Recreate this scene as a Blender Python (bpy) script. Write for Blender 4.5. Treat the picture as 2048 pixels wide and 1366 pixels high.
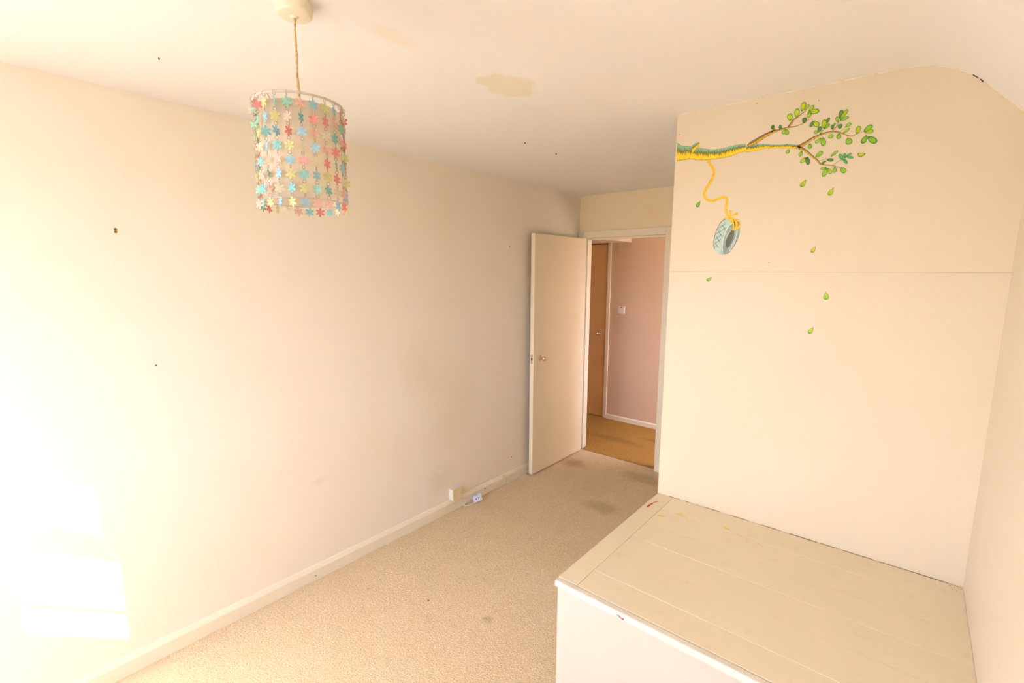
import bpy, bmesh, math, random
from mathutils import Vector, Matrix
random.seed(7)
for o in list(bpy.data.objects): bpy.data.objects.remove(o)
S = bpy.context.scene
C = S.collection

# ------------------------------------------------------------------ camera, sky, sun, exposure
F, CX, CY, CZ = 951.72, 2.41371, -0.11207, 1.70565
R_ = Vector((0.76449921, 0.64459937, 0.00571062))
U_ = Vector((-0.09685071, 0.10609831, 0.98962775))
D_ = Vector((-0.63730753, 0.75712271, -0.14354199))
cam = bpy.data.cameras.new('camera'); cam.sensor_width = 36; cam.sensor_fit = 'HORIZONTAL'
cam.lens = F / 2048 * 36; cam.clip_start = 0.01
cam_o = bpy.data.objects.new('camera', cam); C.objects.link(cam_o)
M = Matrix((R_, U_, -D_)).transposed().to_4x4(); M.translation = (CX, CY, CZ)
cam_o.matrix_world = M
S.camera = cam_o

W = bpy.data.worlds.new('sky'); S.world = W; W.use_nodes = True
wn, wl = W.node_tree.nodes, W.node_tree.links
bg = wn['Background']; bg.inputs['Strength'].default_value = 15
wt = wn.new('ShaderNodeTexCoord'); wz = wn.new('ShaderNodeSeparateXYZ'); wl.new(wt.outputs['Generated'], wz.inputs[0])
wr = wn.new('ShaderNodeValToRGB'); wl.new(wz.outputs['Z'], wr.inputs[0])            # pale ground below the horizon, hazy sky above
wr.color_ramp.elements[0].position = 0.0; wr.color_ramp.elements[0].color = (0.30, 0.31, 0.33, 1)
wr.color_ramp.elements[1].position = 0.03; wr.color_ramp.elements[1].color = (0.84, 1.00, 1.40, 1)
wl.new(wr.outputs['Color'], bg.inputs['Color'])

K = 0.90                                     # sun slant: enters by the window behind the camera
sun = bpy.data.lights.new('sun', 'SUN'); sun.energy = 60; sun.angle = math.radians(0.3); sun.color = (0.95, 1.02, 1.15)
sun_o = bpy.data.objects.new('sun', sun); C.objects.link(sun_o)
sun_o.rotation_euler = Vector((-1, K, -0.71 * K)).to_track_quat('-Z', 'Y').to_euler()
sun_o.location = (6, -4, 4)

vs = S.view_settings
vs.view_transform = 'Standard'; vs.look = 'None'; vs.gamma = 1; vs.exposure = -0.10; vs.use_curve_mapping = False

# ------------------------------------------------------------------ room measures
H, YF, XB, YB, ZP, XR, XP, YP = 2.393, 3.711, 1.557, 2.007, 0.657, 2.6353, 1.562, 1.142
YBACK, YH0, YH1 = -1.60, 3.83, 4.80

# ------------------------------------------------------------------ materials
def lin(h):
    h = h.lstrip('#'); out = []
    for i in (0, 2, 4):
        v = int(h[i:i+2], 16) / 255
        out.append(v / 12.92 if v <= 0.04045 else ((v + 0.055) / 1.055) ** 2.4)
    return (*out, 1)
def col(c): return lin(c) if isinstance(c, str) else (*c[:3], 1)

def mat(name, base, rough=0.6, mott=None, bump=None, stains_shade=(), metal=0, spec=0.4, transl=0, coat=0, second=None):
    m = bpy.data.materials.new(name); m.use_nodes = True
    nt = m.node_tree; N, L = nt.nodes, nt.links
    b = N['Principled BSDF']; b.inputs['Roughness'].default_value = rough; b.inputs['Metallic'].default_value = metal
    b.inputs['Specular IOR Level'].default_value = spec
    b.inputs['Base Color'].default_value = col(base)
    if coat: b.inputs['Coat Weight'].default_value = coat; b.inputs['Coat Roughness'].default_value = 0.15
    cur = None
    tc = N.new('ShaderNodeTexCoord')
    def noise(scale, detail=4, rgh=0.55):
        n = N.new('ShaderNodeTexNoise'); n.inputs['Scale'].default_value = scale; n.inputs['Detail'].default_value = detail
        n.inputs['Roughness'].default_value = rgh; L.new(tc.outputs['Object'], n.inputs['Vector']); return n
    def mixc(fac, a, bcol):
        x = N.new('ShaderNodeMix'); x.data_type = 'RGBA'
        L.new(fac, x.inputs['Factor'])
        if a is None: x.inputs[6].default_value = col(base)
        else: L.new(a, x.inputs[6])
        x.inputs[7].default_value = col(bcol); return x.outputs[2]
    for sc, lo, hi, c2 in (mott or ()):
        n = noise(sc); r = N.new('ShaderNodeMapRange'); r.interpolation_type = 'SMOOTHSTEP'
        r.inputs['From Min'].default_value = lo; r.inputs['From Max'].default_value = hi
        L.new(n.outputs['Fac'], r.inputs['Value']); cur = mixc(r.outputs[0], cur, c2)
    for ctr, rad, c2, amt, dist, soft, nsc in stains_shade:
        n = noise(nsc, 5)
        s1 = N.new('ShaderNodeVectorMath'); s1.operation = 'SUBTRACT'; L.new(tc.outputs['Object'], s1.inputs[0]); s1.inputs[1].default_value = ctr
        s2 = N.new('ShaderNodeVectorMath'); s2.operation = 'DIVIDE'; L.new(s1.outputs[0], s2.inputs[0]); s2.inputs[1].default_value = rad
        le = N.new('ShaderNodeVectorMath'); le.operation = 'LENGTH'; L.new(s2.outputs[0], le.inputs[0])
        ma = N.new('ShaderNodeMath'); ma.operation = 'MULTIPLY_ADD'; L.new(n.outputs['Fac'], ma.inputs[0]); ma.inputs[1].default_value = dist
        L.new(le.outputs['Value'], ma.inputs[2])
        r = N.new('ShaderNodeMapRange'); r.interpolation_type = 'SMOOTHSTEP'
        r.inputs['From Min'].default_value = 1 + dist * .5; r.inputs['From Max'].default_value = 1 + dist * .5 - soft
        r.inputs['To Max'].default_value = amt
        L.new(ma.outputs[0], r.inputs['Value']); cur = mixc(r.outputs[0], cur, c2)
    if cur is not None: L.new(cur, b.inputs['Base Color'])
    if bump:
        prev = None
        for sc, st, di in bump:
            n = noise(sc, 3); bp = N.new('ShaderNodeBump'); bp.inputs['Strength'].default_value = st; bp.inputs['Distance'].default_value = di
            L.new(n.outputs['Fac'], bp.inputs['Height'])
            if prev: L.new(prev.outputs[0], bp.inputs['Normal'])
            prev = bp
        L.new(prev.outputs[0], b.inputs['Normal'])
    if transl:
        t = N.new('ShaderNodeBsdfTranslucent'); t.inputs['Color'].default_value = col(base)
        x = N.new('ShaderNodeMixShader'); x.inputs[0].default_value = transl
        L.new(b.outputs[0], x.inputs[1]); L.new(t.outputs[0], x.inputs[2]); L.new(x.outputs[0], N['Material Output'].inputs['Surface'])
    return m

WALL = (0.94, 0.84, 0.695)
M_wall = mat('cream_wall_paint', WALL, 0.55, mott=[(2.2, .45, .75, (0.935, 0.82, 0.66)), (9, .55, .8, (0.94, 0.85, 0.71))],
             bump=[(140, .12, .002), (6, .1, .01)],
             stains_shade=[((0, 1.98, .27), (.05, .16, .13), (0.70, 0.58, 0.44), .22, 1.2, .9, 14),
                     ((0, 1.11, .56), (.05, .05, .03), (0.74, 0.62, 0.48), .2, 1.0, .7, 30),
                     ((0, 2.12, .80), (.05, .40, .55), (0.84, 0.71, 0.50), .45, 1.0, .9, 3),
                     ((0, 1.80, 1.10), (.05, .25, .30), (0.85, 0.72, 0.52), .4, 1.0, .9, 4)])
M_far = mat('warm_bounce_far_wall_paint', (0.95, 0.775, 0.51), 0.55, mott=[(2.2, .45, .75, (0.945, 0.755, 0.48))], bump=[(140, .12, .002)])  # same cream wall paint, with the far end's warm bounce light put into it
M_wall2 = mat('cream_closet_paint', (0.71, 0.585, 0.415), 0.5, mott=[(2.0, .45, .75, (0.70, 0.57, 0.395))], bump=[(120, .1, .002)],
              stains_shade=[((1.98, 2.0, .80), (.012, .05, .006), (0.55, 0.42, 0.26), .6, .6, .6, 60), ((2.42, 2.0, .75), (.008, .05, .006), (0.5, 0.4, 0.22), .6, .6, .6, 60)])
M_right = mat('cream_right_paint', (0.75, 0.635, 0.48), 0.5, mott=[(3, .45, .75, (0.74, 0.62, 0.46))], bump=[(120, .1, .002), (4, .1, .01)])
M_ceil = mat('white_ceiling_paint', (0.94, 0.90, 0.855), 0.7, mott=[(1.6, .48, .75, (0.935, 0.89, 0.835))], bump=[(160, .15, .002), (7, .12, .008)],
             stains_shade=[((1.19, 1.31, H), (.10, .14, .2), (0.86, 0.77, 0.58), .7, .9, .25, 16), ((1.175, .82, H), (.07, .15, .2), (0.87, 0.74, 0.56), .5, .9, .8, 8)])  # first the yellowed patch, then the lampshade's cast shadow painted into the ceiling
M_hallwall = mat('mauve_hall_paint', (0.72, 0.51, 0.35), 0.6, mott=[(3, .45, .75, (0.70, 0.49, 0.325))], bump=[(120, .12, .002)])
M_gloss = mat('white_gloss_trim', (0.91, 0.80, 0.61), 0.35, mott=[(12, .5, .8, (0.90, 0.78, 0.58))], bump=[(30, .06, .002)])
M_door = mat('cream_gloss_door', (0.91, 0.77, 0.55), 0.38, mott=[(4, .45, .75, (0.90, 0.75, 0.525))], bump=[(26, .05, .002)])
M_hdoor = mat('tan_hall_door', (0.80, 0.49, 0.225), 0.45, mott=[(4, .45, .75, (0.77, 0.46, 0.20))], bump=[(26, .05, .002)],
              stains_shade=[((-.50, 4.8, .32), (.012, .05, .03), (0.2, 0.1, 0.05), .8, .9, .4, 60)])
M_plat = mat('cream_platform_paint', (0.80, 0.67, 0.465), 0.42, mott=[(3, .45, .72, (0.79, 0.65, 0.435)), (22, .58, .75, (0.76, 0.62, 0.43))], bump=[(18, .12, .004), (90, .08, .002)])
M_nose = mat('cream_nosing_paint', (0.76, 0.67, 0.53), 0.45, mott=[(9, .5, .75, (0.75, 0.65, 0.50))], bump=[(24, .12, .004)])
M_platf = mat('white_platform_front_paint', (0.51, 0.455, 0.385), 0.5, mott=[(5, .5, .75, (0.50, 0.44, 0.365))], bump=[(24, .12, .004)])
def carpet(name, c1, c2, c3, stains_shade):
    return mat(name, c1, 0.95, spec=.1, mott=[(5, .42, .7, c2), (170, .47, .60, c3), (260, .5, .62, tuple(min(1, v * 1.3) for v in c1))],
               bump=[(300, .6, .004)], stains_shade=stains_shade)
DIRT = (0.36, 0.225, 0.105)
M_carpet = carpet('beige_carpet', (0.70, 0.525, 0.33), (0.67, 0.495, 0.30), (0.56, 0.40, 0.235),
    [((.95, 1.45, 0), (.04, .03, .1), DIRT, .45, 1.0, .7, 30), ((.80, 2.83, 0), (.20, .13, .1), DIRT, .45, 1.0, .8, 10),
     ((.20, 3.40, 0), (.16, .13, .1), DIRT, .6, 1.0, .8, 12), ((.60, 3.25, 0), (.55, .5, .1), (0.52, 0.38, 0.24), .3, 1.0, .9, 5),
     ((.82, 3.50, 0), (.25, .14, .1), (0.36, 0.23, 0.10), .45, 1.0, .7, 10), ((.9, 2.3, 0), (.7, .7, .1), (0.62, 0.46, 0.29), .25, 1.0, .9, 4),
     ((.62, 1.35, 0), (.008, .008, .1), (0.15, 0.1, 0.06), .8, .5, .6, 30), ((.30, 1.2, 0), (.006, .008, .1), (0.2, 0.13, 0.08), .7, .5, .6, 30)])
M_hcarpet = carpet('brown_hall_carpet', (0.43, 0.225, 0.06), (0.40, 0.20, 0.05), (0.34, 0.16, 0.035),
    [((.15, 4.20, 0), (.5, .10, .1), (0.27, 0.14, 0.05), .6, 1.0, .8, 7), ((.55, 4.42, 0), (.28, .07, .1), (0.27, 0.14, 0.05), .6, 1.0, .8, 7)])
M_plastic = mat('cream_plastic', (0.84, 0.73, 0.54), 0.35, mott=[(60, .6, .72, (0.66, 0.5, 0.28))])
M_phone = mat('ivory_shade_plastic', (0.82, 0.68, 0.40), 0.35)
M_phone_w = mat('white_plastic', (0.86, 0.80, 0.70), 0.35)
M_blue = mat('pale_blue_plastic', (0.68, 0.71, 0.82), 0.4)
M_dark = mat('dark_brown', (0.06, 0.035, 0.02), 0.7)
M_black = mat('black_gap', (0.012, 0.01, 0.008), 0.9)
M_brownplug = mat('brown_plug_plastic', (0.42, 0.20, 0.045), 0.5)
M_red = mat('red_paint_smear', (0.60, 0.03, 0.02), 0.5)
M_yel = mat('yellow_stain', (0.72, 0.55, 0.13), 0.5)
M_brass = mat('satin_nickel', (0.72, 0.62, 0.50), 0.25, metal=1)
M_cordm = mat('dusty_cord', (0.62, 0.44, 0.22), 0.8, mott=[(120, .5, .66, (0.42, 0.27, 0.11))])
M_frame = mat('grey_shade_ring', (0.60, 0.53, 0.46), 0.5)
M_liner = mat('cream_liner', (0.96, 0.88, 0.76), 0.7, transl=.6)
M_wire = mat('antique_wire', (0.36, 0.26, 0.15), 0.35, metal=.9)
M_bulb = mat('bulb_glass', (0.85, 0.82, 0.76), 0.15)
M_white = mat('white_window_paint', (0.85, 0.84, 0.82), 0.4)
M_joint = mat('filler_caulk', (0.80, 0.70, 0.50), 0.7, mott=[(40, .5, .7, (0.62, 0.47, 0.25))], bump=[(60, .5, .004)])
M_fray = mat('carpet_fray', (0.45, 0.30, 0.13), 0.95, mott=[(60, .45, .6, (0.25, 0.15, 0.05))])
PETALS = [mat('petal_coral', (0.84, 0.35, 0.32), .4, transl=.3), mat('petal_teal', (0.32, 0.64, 0.62), .4, transl=.3), mat('petal_blue', (0.46, 0.70, 0.80), .4, transl=.3),
          mat('petal_yellow', (0.76, 0.74, 0.36), .4, transl=.35), mat('petal_pale_pink', (0.86, 0.60, 0.52), .4, transl=.35), mat('petal_cream', (0.85, 0.78, 0.62), .4, transl=.35),
          mat('petal_green', (0.38, 0.66, 0.52), .4, transl=.3)]

# ------------------------------------------------------------------ mesh helpers
def box(bm, x0, x1, y0, y1, z0, z1, bev=0):
    t = bmesh.new()
    bmesh.ops.create_cube(t, size=1)
    for v in t.verts: v.co = Vector(((x0 + x1) / 2 + v.co.x * (x1 - x0), (y0 + y1) / 2 + v.co.y * (y1 - y0), (z0 + z1) / 2 + v.co.z * (z1 - z0)))
    if bev: bmesh.ops.bevel(t, geom=t.edges[:], offset=bev, segments=2, profile=.5, affect='EDGES')
    join(bm, t)
def join(bm, t):
    me = bpy.data.meshes.new('tmp'); t.to_mesh(me); bm.from_mesh(me); bpy.data.meshes.remove(me); t.free()
def nb(): return bmesh.new()
def bxm(*a, bev=0):
    b = nb(); box(b, *a, bev=bev); return b
def prism(bm, pts, axis, a0, a1):
    """polygon pts in the two other axes, extruded from a0 to a1 along axis"""
    def P(q, a):
        q = list(q); q.insert(axis, a); return q
    v0 = [bm.verts.new(P(q, a0)) for q in pts]; v1 = [bm.verts.new(P(q, a1)) for q in pts]
    n = len(pts)
    bm.faces.new(v0); bm.faces.new(v1[::-1])
    for i in range(n): bm.faces.new((v0[i], v1[i], v1[(i + 1) % n], v0[(i + 1) % n]))
    bmesh.ops.recalc_face_normals(bm, faces=bm.faces[:])
def lathe(bm, prof, seg=32, mtx=None):
    rings = []
    for r, z in prof:
        rings.append([bm.verts.new((r * math.cos(2 * math.pi * i / seg), r * math.sin(2 * math.pi * i / seg), z)) for i in range(seg)])
    for a, b in zip(rings, rings[1:]):
        for i in range(seg): bm.faces.new((a[i], a[(i + 1) % seg], b[(i + 1) % seg], b[i]))
    if prof[0][0] > 1e-6: bm.faces.new(rings[0][::-1])
    if prof[-1][0] > 1e-6: bm.faces.new(rings[-1])
    bmesh.ops.remove_doubles(bm, verts=bm.verts[:], dist=1e-7)
    bmesh.ops.recalc_face_normals(bm, faces=bm.faces[:])
    if mtx: bmesh.ops.transform(bm, matrix=mtx, verts=bm.verts[:])
    return bm
def tube(bm, pts, rad, seg=8, closed=False):
    pts = [Vector(p) for p in pts]; n = len(pts); rings = []
    for i, p in enumerate(pts):
        if closed: d = pts[(i + 1) % n] - pts[i - 1]
        else: d = pts[min(i + 1, n - 1)] - pts[max(i - 1, 0)]
        d.normalize(); a = d.orthogonal() if abs(d.z) < .9 else d.cross(Vector((1, 0, 0)))
        if abs(d.z) < .9: a = d.cross(Vector((0, 0, 1)))
        a.normalize(); b = d.cross(a)
        r = rad[i] if isinstance(rad, (list, tuple)) else rad
        rings.append([bm.verts.new(p + r * (math.cos(2 * math.pi * k / seg) * a + math.sin(2 * math.pi * k / seg) * b)) for k in range(seg)])
    m = n if closed else n - 1
    for i in range(m):
        A, B = rings[i], rings[(i + 1) % n]
        for k in range(seg): bm.faces.new((A[k], A[(k + 1) % seg], B[(k + 1) % seg], B[k]))
    if not closed: bm.faces.new(rings[0][::-1]); bm.faces.new(rings[-1])
    bmesh.ops.recalc_face_normals(bm, faces=bm.faces[:])
def smooth_curve(pts, sub=6):
    P = [Vector(p) for p in pts]; out = []
    for i in range(len(P) - 1):
        p0, p1, p2, p3 = P[max(i - 1, 0)], P[i], P[i + 1], P[min(i + 2, len(P) - 1)]
        for k in range(sub):
            t = k / sub
            out.append(.5 * ((2 * p1) + (p2 - p0) * t + (2 * p0 - 5 * p1 + 4 * p2 - p3) * t * t + (3 * p1 - p0 - 3 * p2 + p3) * t ** 3))
    out.append(P[-1]); return out
def woff(o):
    v = Vector((0, 0, 0))
    while o: v += o.location; o = o.parent
    return v
def obj(name, bm, m, parent=None, smooth=False, kind=None):
    if parent is not None:
        w = woff(parent)
        for v in bm.verts: v.co -= w
    me = bpy.data.meshes.new(name); bm.to_mesh(me); bm.free()
    me.materials.append(m)
    if smooth:
        for f in me.polygons: f.use_smooth = True
        me.set_sharp_from_angle(angle=math.radians(40))
    o = bpy.data.objects.new(name, me); C.objects.link(o)
    if parent is not None: o.parent = parent
    if kind: o['kind'] = kind
    return o
def struct(name, bm, m, label=None, cat=None, **k):
    o = obj(name, bm, m, kind='structure', **k)
    if label: o['label'] = label
    if cat: o['category'] = cat
    return o
def tag(o, label, cat, group=None):
    o['label'] = label; o['category'] = cat
    if group: o['group'] = group
    return o
def thing(name, label, cat, loc, group=None, kind=None):
    o = bpy.data.objects.new(name, None); C.objects.link(o); o.location = loc; o.empty_display_size = .1
    tag(o, label, cat, group)
    if kind: o['kind'] = kind
    return o

# ------------------------------------------------------------------ the room
struct('floor', bxm(-.1, 2.75, YBACK, 3.745, -.05, 0), M_carpet, 'worn beige carpet floor of the bedroom', 'floor')
def pile(name, x0, x1, y0, y1, st, parent, m, hi, seed):
    nx, ny = int((x1 - x0) / st), int((y1 - y0) / st); r = random.Random(seed); vs_, fs = [], []
    for j in range(ny + 1):
        for i in range(nx + 1):
            e = i in (0, nx) or j in (0, ny)
            vs_.append((x0 + (x1 - x0) * i / nx + (0 if e else r.uniform(-.3, .3) * st), y0 + (y1 - y0) * j / ny + (0 if e else r.uniform(-.3, .3) * st), .0002 if e else r.random() * hi))
    w = nx + 1
    for j in range(ny):
        for i in range(nx): fs.append((j * w + i, j * w + i + 1, (j + 1) * w + i + 1, (j + 1) * w + i))
    me = bpy.data.meshes.new(name); me.from_pydata(vs_, [], fs); me.materials.append(m); me.update()
    o = bpy.data.objects.new(name, me); C.objects.link(o); o.parent = parent; o['kind'] = 'stuff'; return o
pile('carpet_pile', .0165, XP + .002, .35, 3.744, .0045, bpy.data.objects['floor'], M_carpet, .0017, 4)
struct('wall_left', bxm(-.1, 0, YBACK, YF + .12, -.05, H + .1), M_wall, 'long plain cream wall with a patch of sunlight', 'wall')
b = nb()
box(b, 0, .028, YF, YH0, 0, H + .1); box(b, .028, .852, YF, YH0, 2.045, H + .1); box(b, .852, XB + .06, YF, YH0, 0, H + .1)
struct('wall_far', b, M_far, 'narrow cream wall above the open doorway', 'wall')

PROF = [(0, H), (.85, H), (1.2, 2.388), (XB, 2.381), (2.25, 2.381)]
for x, z in [(2.30, 2.3805), (2.335, 2.379), (2.366, 2.375), (2.398, 2.367), (2.428, 2.355), (2.459, 2.338), (2.49, 2.315), (2.52, 2.286), (2.55, 2.254), (2.606, 2.192), (XR, 2.160)]: PROF.append((x, z))
b = nb()
prism(b, PROF + [(XR + .1, 2.160), (XR + .1, H + .1), (-.1, H + .1), (-.1, H)], 1, YBACK - .06, YB + .01)
box(b, -.1, XB + .06, YB + .01, YF + .001, H, H + .1)
struct('ceiling', b, M_ceil, 'off white ceiling curving down to the right wall, with a yellowed patch', 'ceiling', smooth=True)
struct('wall_right', bxm(XR, XR + .1, YBACK, YB + .06, 0, 2.162), M_right, 'cream right wall below the curved ceiling edge', 'wall')

# back wall behind the camera with its window
WX0, WXM, WX1, WZ0, WZR, WZ1, WZ2 = 0.20, 1.60, 2.099, 0.90, 1.427, 2.178, 2.20
b = nb()
box(b, -.1, WX0, YBACK - .06, YBACK, 0, H + .1); box(b, WX1, XR + .1, YBACK - .06, YBACK, 0, H + .1)
box(b, WX0, WX1, YBACK - .06, YBACK, 0, WZ0); box(b, WXM, WX1, YBACK - .06, YBACK, WZ0, WZR); box(b, WX0, WX1, YBACK - .06, YBACK, WZ2, H + .1); box(b, WXM, WX1, YBACK - .06, YBACK, WZ1, WZ2)
struct('wall_back', b, M_wall, 'cream window wall facing the closet', 'wall')
b = nb(); y0, y1 = YBACK - .03, YBACK
box(b, WX0, WX0 + .045, y0, y1, WZ0, WZ2); box(b, WX1 - .022, WX1, y0, y1, WZR, WZ1)
box(b, WX0, WXM, y0, y1, WZ0, WZ0 + .036); box(b, WXM, WX1, y0, y1, WZR, WZR + .036); box(b, WX0, WXM, y0, y1, WZ2 - .045, WZ2); box(b, WXM, WX1, y0, y1, WZ1 - .045, WZ1)
box(b, 1.56, 1.722, y0, y1, WZR, WZ1); box(b, 1.56, WXM, y0, y1, WZ1, WZ2); box(b, 1.56, WXM, y0, y1, WZ0, WZR); box(b, .86, .90, y0, y1, WZ0, WZ2)
box(b, 1.722, WX1, y0, y1, 1.824, 1.921)
box(b, 2.016, WX1, y0, y1, 1.921, WZ1)
box(b, 1.722, WX1, y0 + .01, y1 - .008, 1.578, 1.600)
struct('window_1', b, M_white, 'white framed bedroom window behind the viewer', 'window')

# closet block: its front is two boards meeting in a faint horizontal joint
cl = thing('wall_closet', 'cream boxed-in closet wall carrying the branch stickers', 'wall', (XB, YB, 0), kind='structure')
JZ = 1.714
topz = [(x, z + .004) for x, z in PROF if x >= XB]
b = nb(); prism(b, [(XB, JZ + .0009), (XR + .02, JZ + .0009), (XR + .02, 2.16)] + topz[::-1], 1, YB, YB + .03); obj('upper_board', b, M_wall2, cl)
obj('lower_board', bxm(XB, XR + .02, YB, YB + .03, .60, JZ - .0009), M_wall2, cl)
obj('joint_filler', bxm(XB + .0005, XR + .019, YB + .0016, YB + .02, JZ - .00089, JZ + .00089), mat('dark_joint_filler', (0.50, 0.39, 0.25), .8), cl)  # recessed strip in its own colour, darker than the boards
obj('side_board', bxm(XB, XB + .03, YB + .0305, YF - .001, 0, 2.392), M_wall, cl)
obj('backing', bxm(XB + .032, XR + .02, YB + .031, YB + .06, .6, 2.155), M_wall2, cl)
b = nb(); rr = random.Random(3)                     # lumpy filler bead along the ceiling joint
pts = []
for i in range(60):
    t = i / 59; n = len(topz) - 1
    L = [0]
    for a, c in zip(topz, topz[1:]): L.append(L[-1] + math.hypot(c[0] - a[0], c[1] - a[1]))
    d = t * L[-1] * .995
    k = max(j for j in range(n) if L[j] <= d + 1e-9); u = (d - L[k]) / (L[k + 1] - L[k])
    pts.append((topz[k][0] + u * (topz[k + 1][0] - topz[k][0]), YB - .0005, topz[k][1] + u * (topz[k + 1][1] - topz[k][1]) - .004))
tube(b, pts, [rr.uniform(.0012, .0036) for _ in pts], 6)
obj('filler_bead', b, M_joint, cl)
b = nb(); prism(b, [(2.484, 2.3195), (2.498, 2.3085), (2.500, 2.304), (2.488, 2.313)], 1, YB - .0042, YB + .002)
prism(b, [(2.503, 2.3025), (2.511, 2.294), (2.512, 2.290), (2.504, 2.298)], 1, YB - .0042, YB + .002); obj('crack', b, M_black, cl)
for x, z, r in [(2.07, 2.33, .0012), (1.56, 2.30, .0015), (1.86, 2.365, .0016), (1.95, 1.75, .0015)]:
    b = lathe(nb(), [(0, 0), (r, 0), (r, .0012), (0, .0014)], 8, Matrix.Translation((x + .01, YB, z)) @ Matrix.Rotation(math.radians(90), 4, 'X')); obj('pock_mark', b, M_dark, cl)

# skirting boards
def skirting(name, m, prof, axis, a0, a1, label):
    b = nb(); prism(b, prof, axis, a0, a1); return struct(name, b, m, label, 'skirting')
SK = [(0, 0), (.016, 0), (.016, .062), (.013, .070), (.006, .085), (0, .087)]
sk = skirting('baseboard_left', M_gloss, [(x + .0003, z) for x, z in SK], 1, YBACK, YF - .001, 'cream painted skirting board with a chamfered top along the long wall')
def disc_x(x, y, z, r, m, name, parent):
    b = lathe(nb(), [(0, 0), (r, 0), (r, .001), (0, .0013)], 10, Matrix.Translation((x, y, z)) @ Matrix.Rotation(math.radians(90), 4, 'Y')); return obj(name, b, m, parent)
disc_x(.0163, 2.42, .050, .005, M_dark, 'nail_hole', sk); disc_x(.0122, 2.635, .077, .003, M_dark, 'nail_hole', sk)
disc_x(.0163, 1.05, .03, .003, M_dark, 'nail_hole', sk)

# doorway: lining, stops and architrave
b = nb()
box(b, .028, .055, YF - .012, YH0 + .012, 0, 2.045); box(b, .826, .852, YF - .012, YH0 + .012, 0, 2.045); box(b, .055, .826, YF - .012, YH0 + .012, 2.020, 2.045)
tr = struct('trim_2', b, M_gloss, 'cream painted lining and architrave of the open doorway', 'door frame')
b = nb(); box(b, .055, .067, YF + .045, YF + .085, 0, 2.020, .001); box(b, .814, .826, YF + .045, YF + .085, 0, 2.020, .001); box(b, .067, .814, YF + .045, YF + .085, 2.003, 2.020, .001)
obj('door_stop', b, M_gloss, tr)
b = nb(); box(b, .001, .0535, YF - .014, YF - .0005, 0, 2.078, .003); box(b, .828, .878, YF - .014, YF - .0005, 0, 2.078, .003); box(b, .0535, .828, YF - .0145, YF - .0005, 2.024, 2.078, .003)
obj('architrave', b, M_gloss, tr)

def knob(center, axis_mtx, parent, scale=1):
    """round door knob on a rose, axis +Z of axis_mtx"""
    s = scale
    T = Matrix.Translation(center) @ axis_mtx
    n = obj('knob_rose', lathe(nb(), [(0, 0), (.023 * s, 0), (.0235 * s, .003), (.020 * s, .006), (.011 * s, .009), (.010 * s, .026), (0, .026)], 28, T), M_brass, parent, smooth=True)
    prof = [(0, .020)] + [(.0205 * s * math.sin(a), .043 - .0185 * math.cos(a)) for a in [math.pi * k / 14 for k in range(2, 14)]] + [(0, .0615)]
    return obj('knob', lathe(nb(), prof, 28, T), M_brass, parent, smooth=True)
RX = Matrix.Rotation(math.radians(90), 4, 'Y'); RXn = Matrix.Rotation(math.radians(-90), 4, 'Y'); RYn = Matrix.Rotation(math.radians(90), 4, 'X')

# door leaf, swung open against the long wall
dr = thing('door_1', 'flush cream door standing open against the long wall', 'door', (.068, 3.70, .012), kind='structure')
obj('door_leaf', bxm(.050, .087, 2.926, 3.698, .012, 2.013, bev=.0015), M_door, dr)
knob((.0872, 3.014, 1.004), RX, dr); knob((.0498, 3.014, 1.004), RXn, dr)
b = nb(); box(b, .062, .078, 2.9245, 2.9262, .965, 1.045); pl = obj('latch_plate', b, M_brass, dr)
b = nb(); box(b, .065, .075, 2.9205, 2.9246, .994, 1.012, .001); obj('latch_bolt', b, M_dark, pl)
for z in (.22, 1.05, 1.80):
    b = nb(); tube(b, [(.0905, 3.6985, z - .045), (.0905, 3.6985, z + .045)], .005, 10); obj('hinge', b, M_gloss, dr)
# hall beyond the doorway
struct('floor_hall', bxm(-1.3, 2.5, 3.745, YH1 + .05, -.05, -.001), M_hcarpet, 'darker brown carpet of the hall beyond the doorway', 'floor')
pile('carpet_pile', -.30, .86, 3.746, YH1 - .015, .0055, bpy.data.objects['floor_hall'], M_hcarpet, .0026, 9)
struct('wall_hall_back', bxm(-.30, 2.5, YH1, YH1 + .1, 0, 2.5), M_hallwall, 'mauve beige hall wall seen through the doorway', 'wall')
b = nb(); box(b, -1.3, -1.08, YH1, YH1 + .1, 0, 2.5); box(b, -1.08, -.30, YH1, YH1 + .1, 2.045, 2.5); box(b, -1.3, -.3, YH1 + .1, YH1 + .14, 0, 2.5)
struct('wall_hall_door_side', b, M_hallwall, 'hall wall around the closed hall door', 'wall')
struct('wall_hall_left', bxm(-1.4, -1.3, YF + .12, YH1 + .1, 0, 2.5), M_hallwall, 'end wall of the hall', 'wall')
b = nb(); box(b, -1.3, -.1, YH0 - .02, YH0, 0, 2.5); box(b, XB + .06, 2.5, YH0 - .02, YH0, 0, 2.5)
struct('wall_hall_near', b, M_hallwall, 'near side of the hall', 'wall')
b = nb(); box(b, 2.4, 2.5, YH0, YH1, 0, .8); box(b, 2.4, 2.5, YH0, YH1, 2.1, 2.5); box(b, 2.4, 2.5, YH0, YH0 + .22, .8, 2.1); box(b, 2.4, 2.5, YH1 - .06, YH1, .8, 2.1)
struct('wall_hall_right', b, M_hallwall, 'window end of the hall', 'wall')
struct('ceiling_hall', bxm(-1.4, 2.5, YF + .05, YH1 + .1, 2.493, 2.56), M_ceil, 'hall ceiling', 'ceiling')
struct('trim_3', bxm(-1.3, -.012, YH0 + .002, YH1 - .001, 2.040, 2.49), M_gloss, 'boxed-in bulkhead under the hall ceiling', 'bulkhead')
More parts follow.
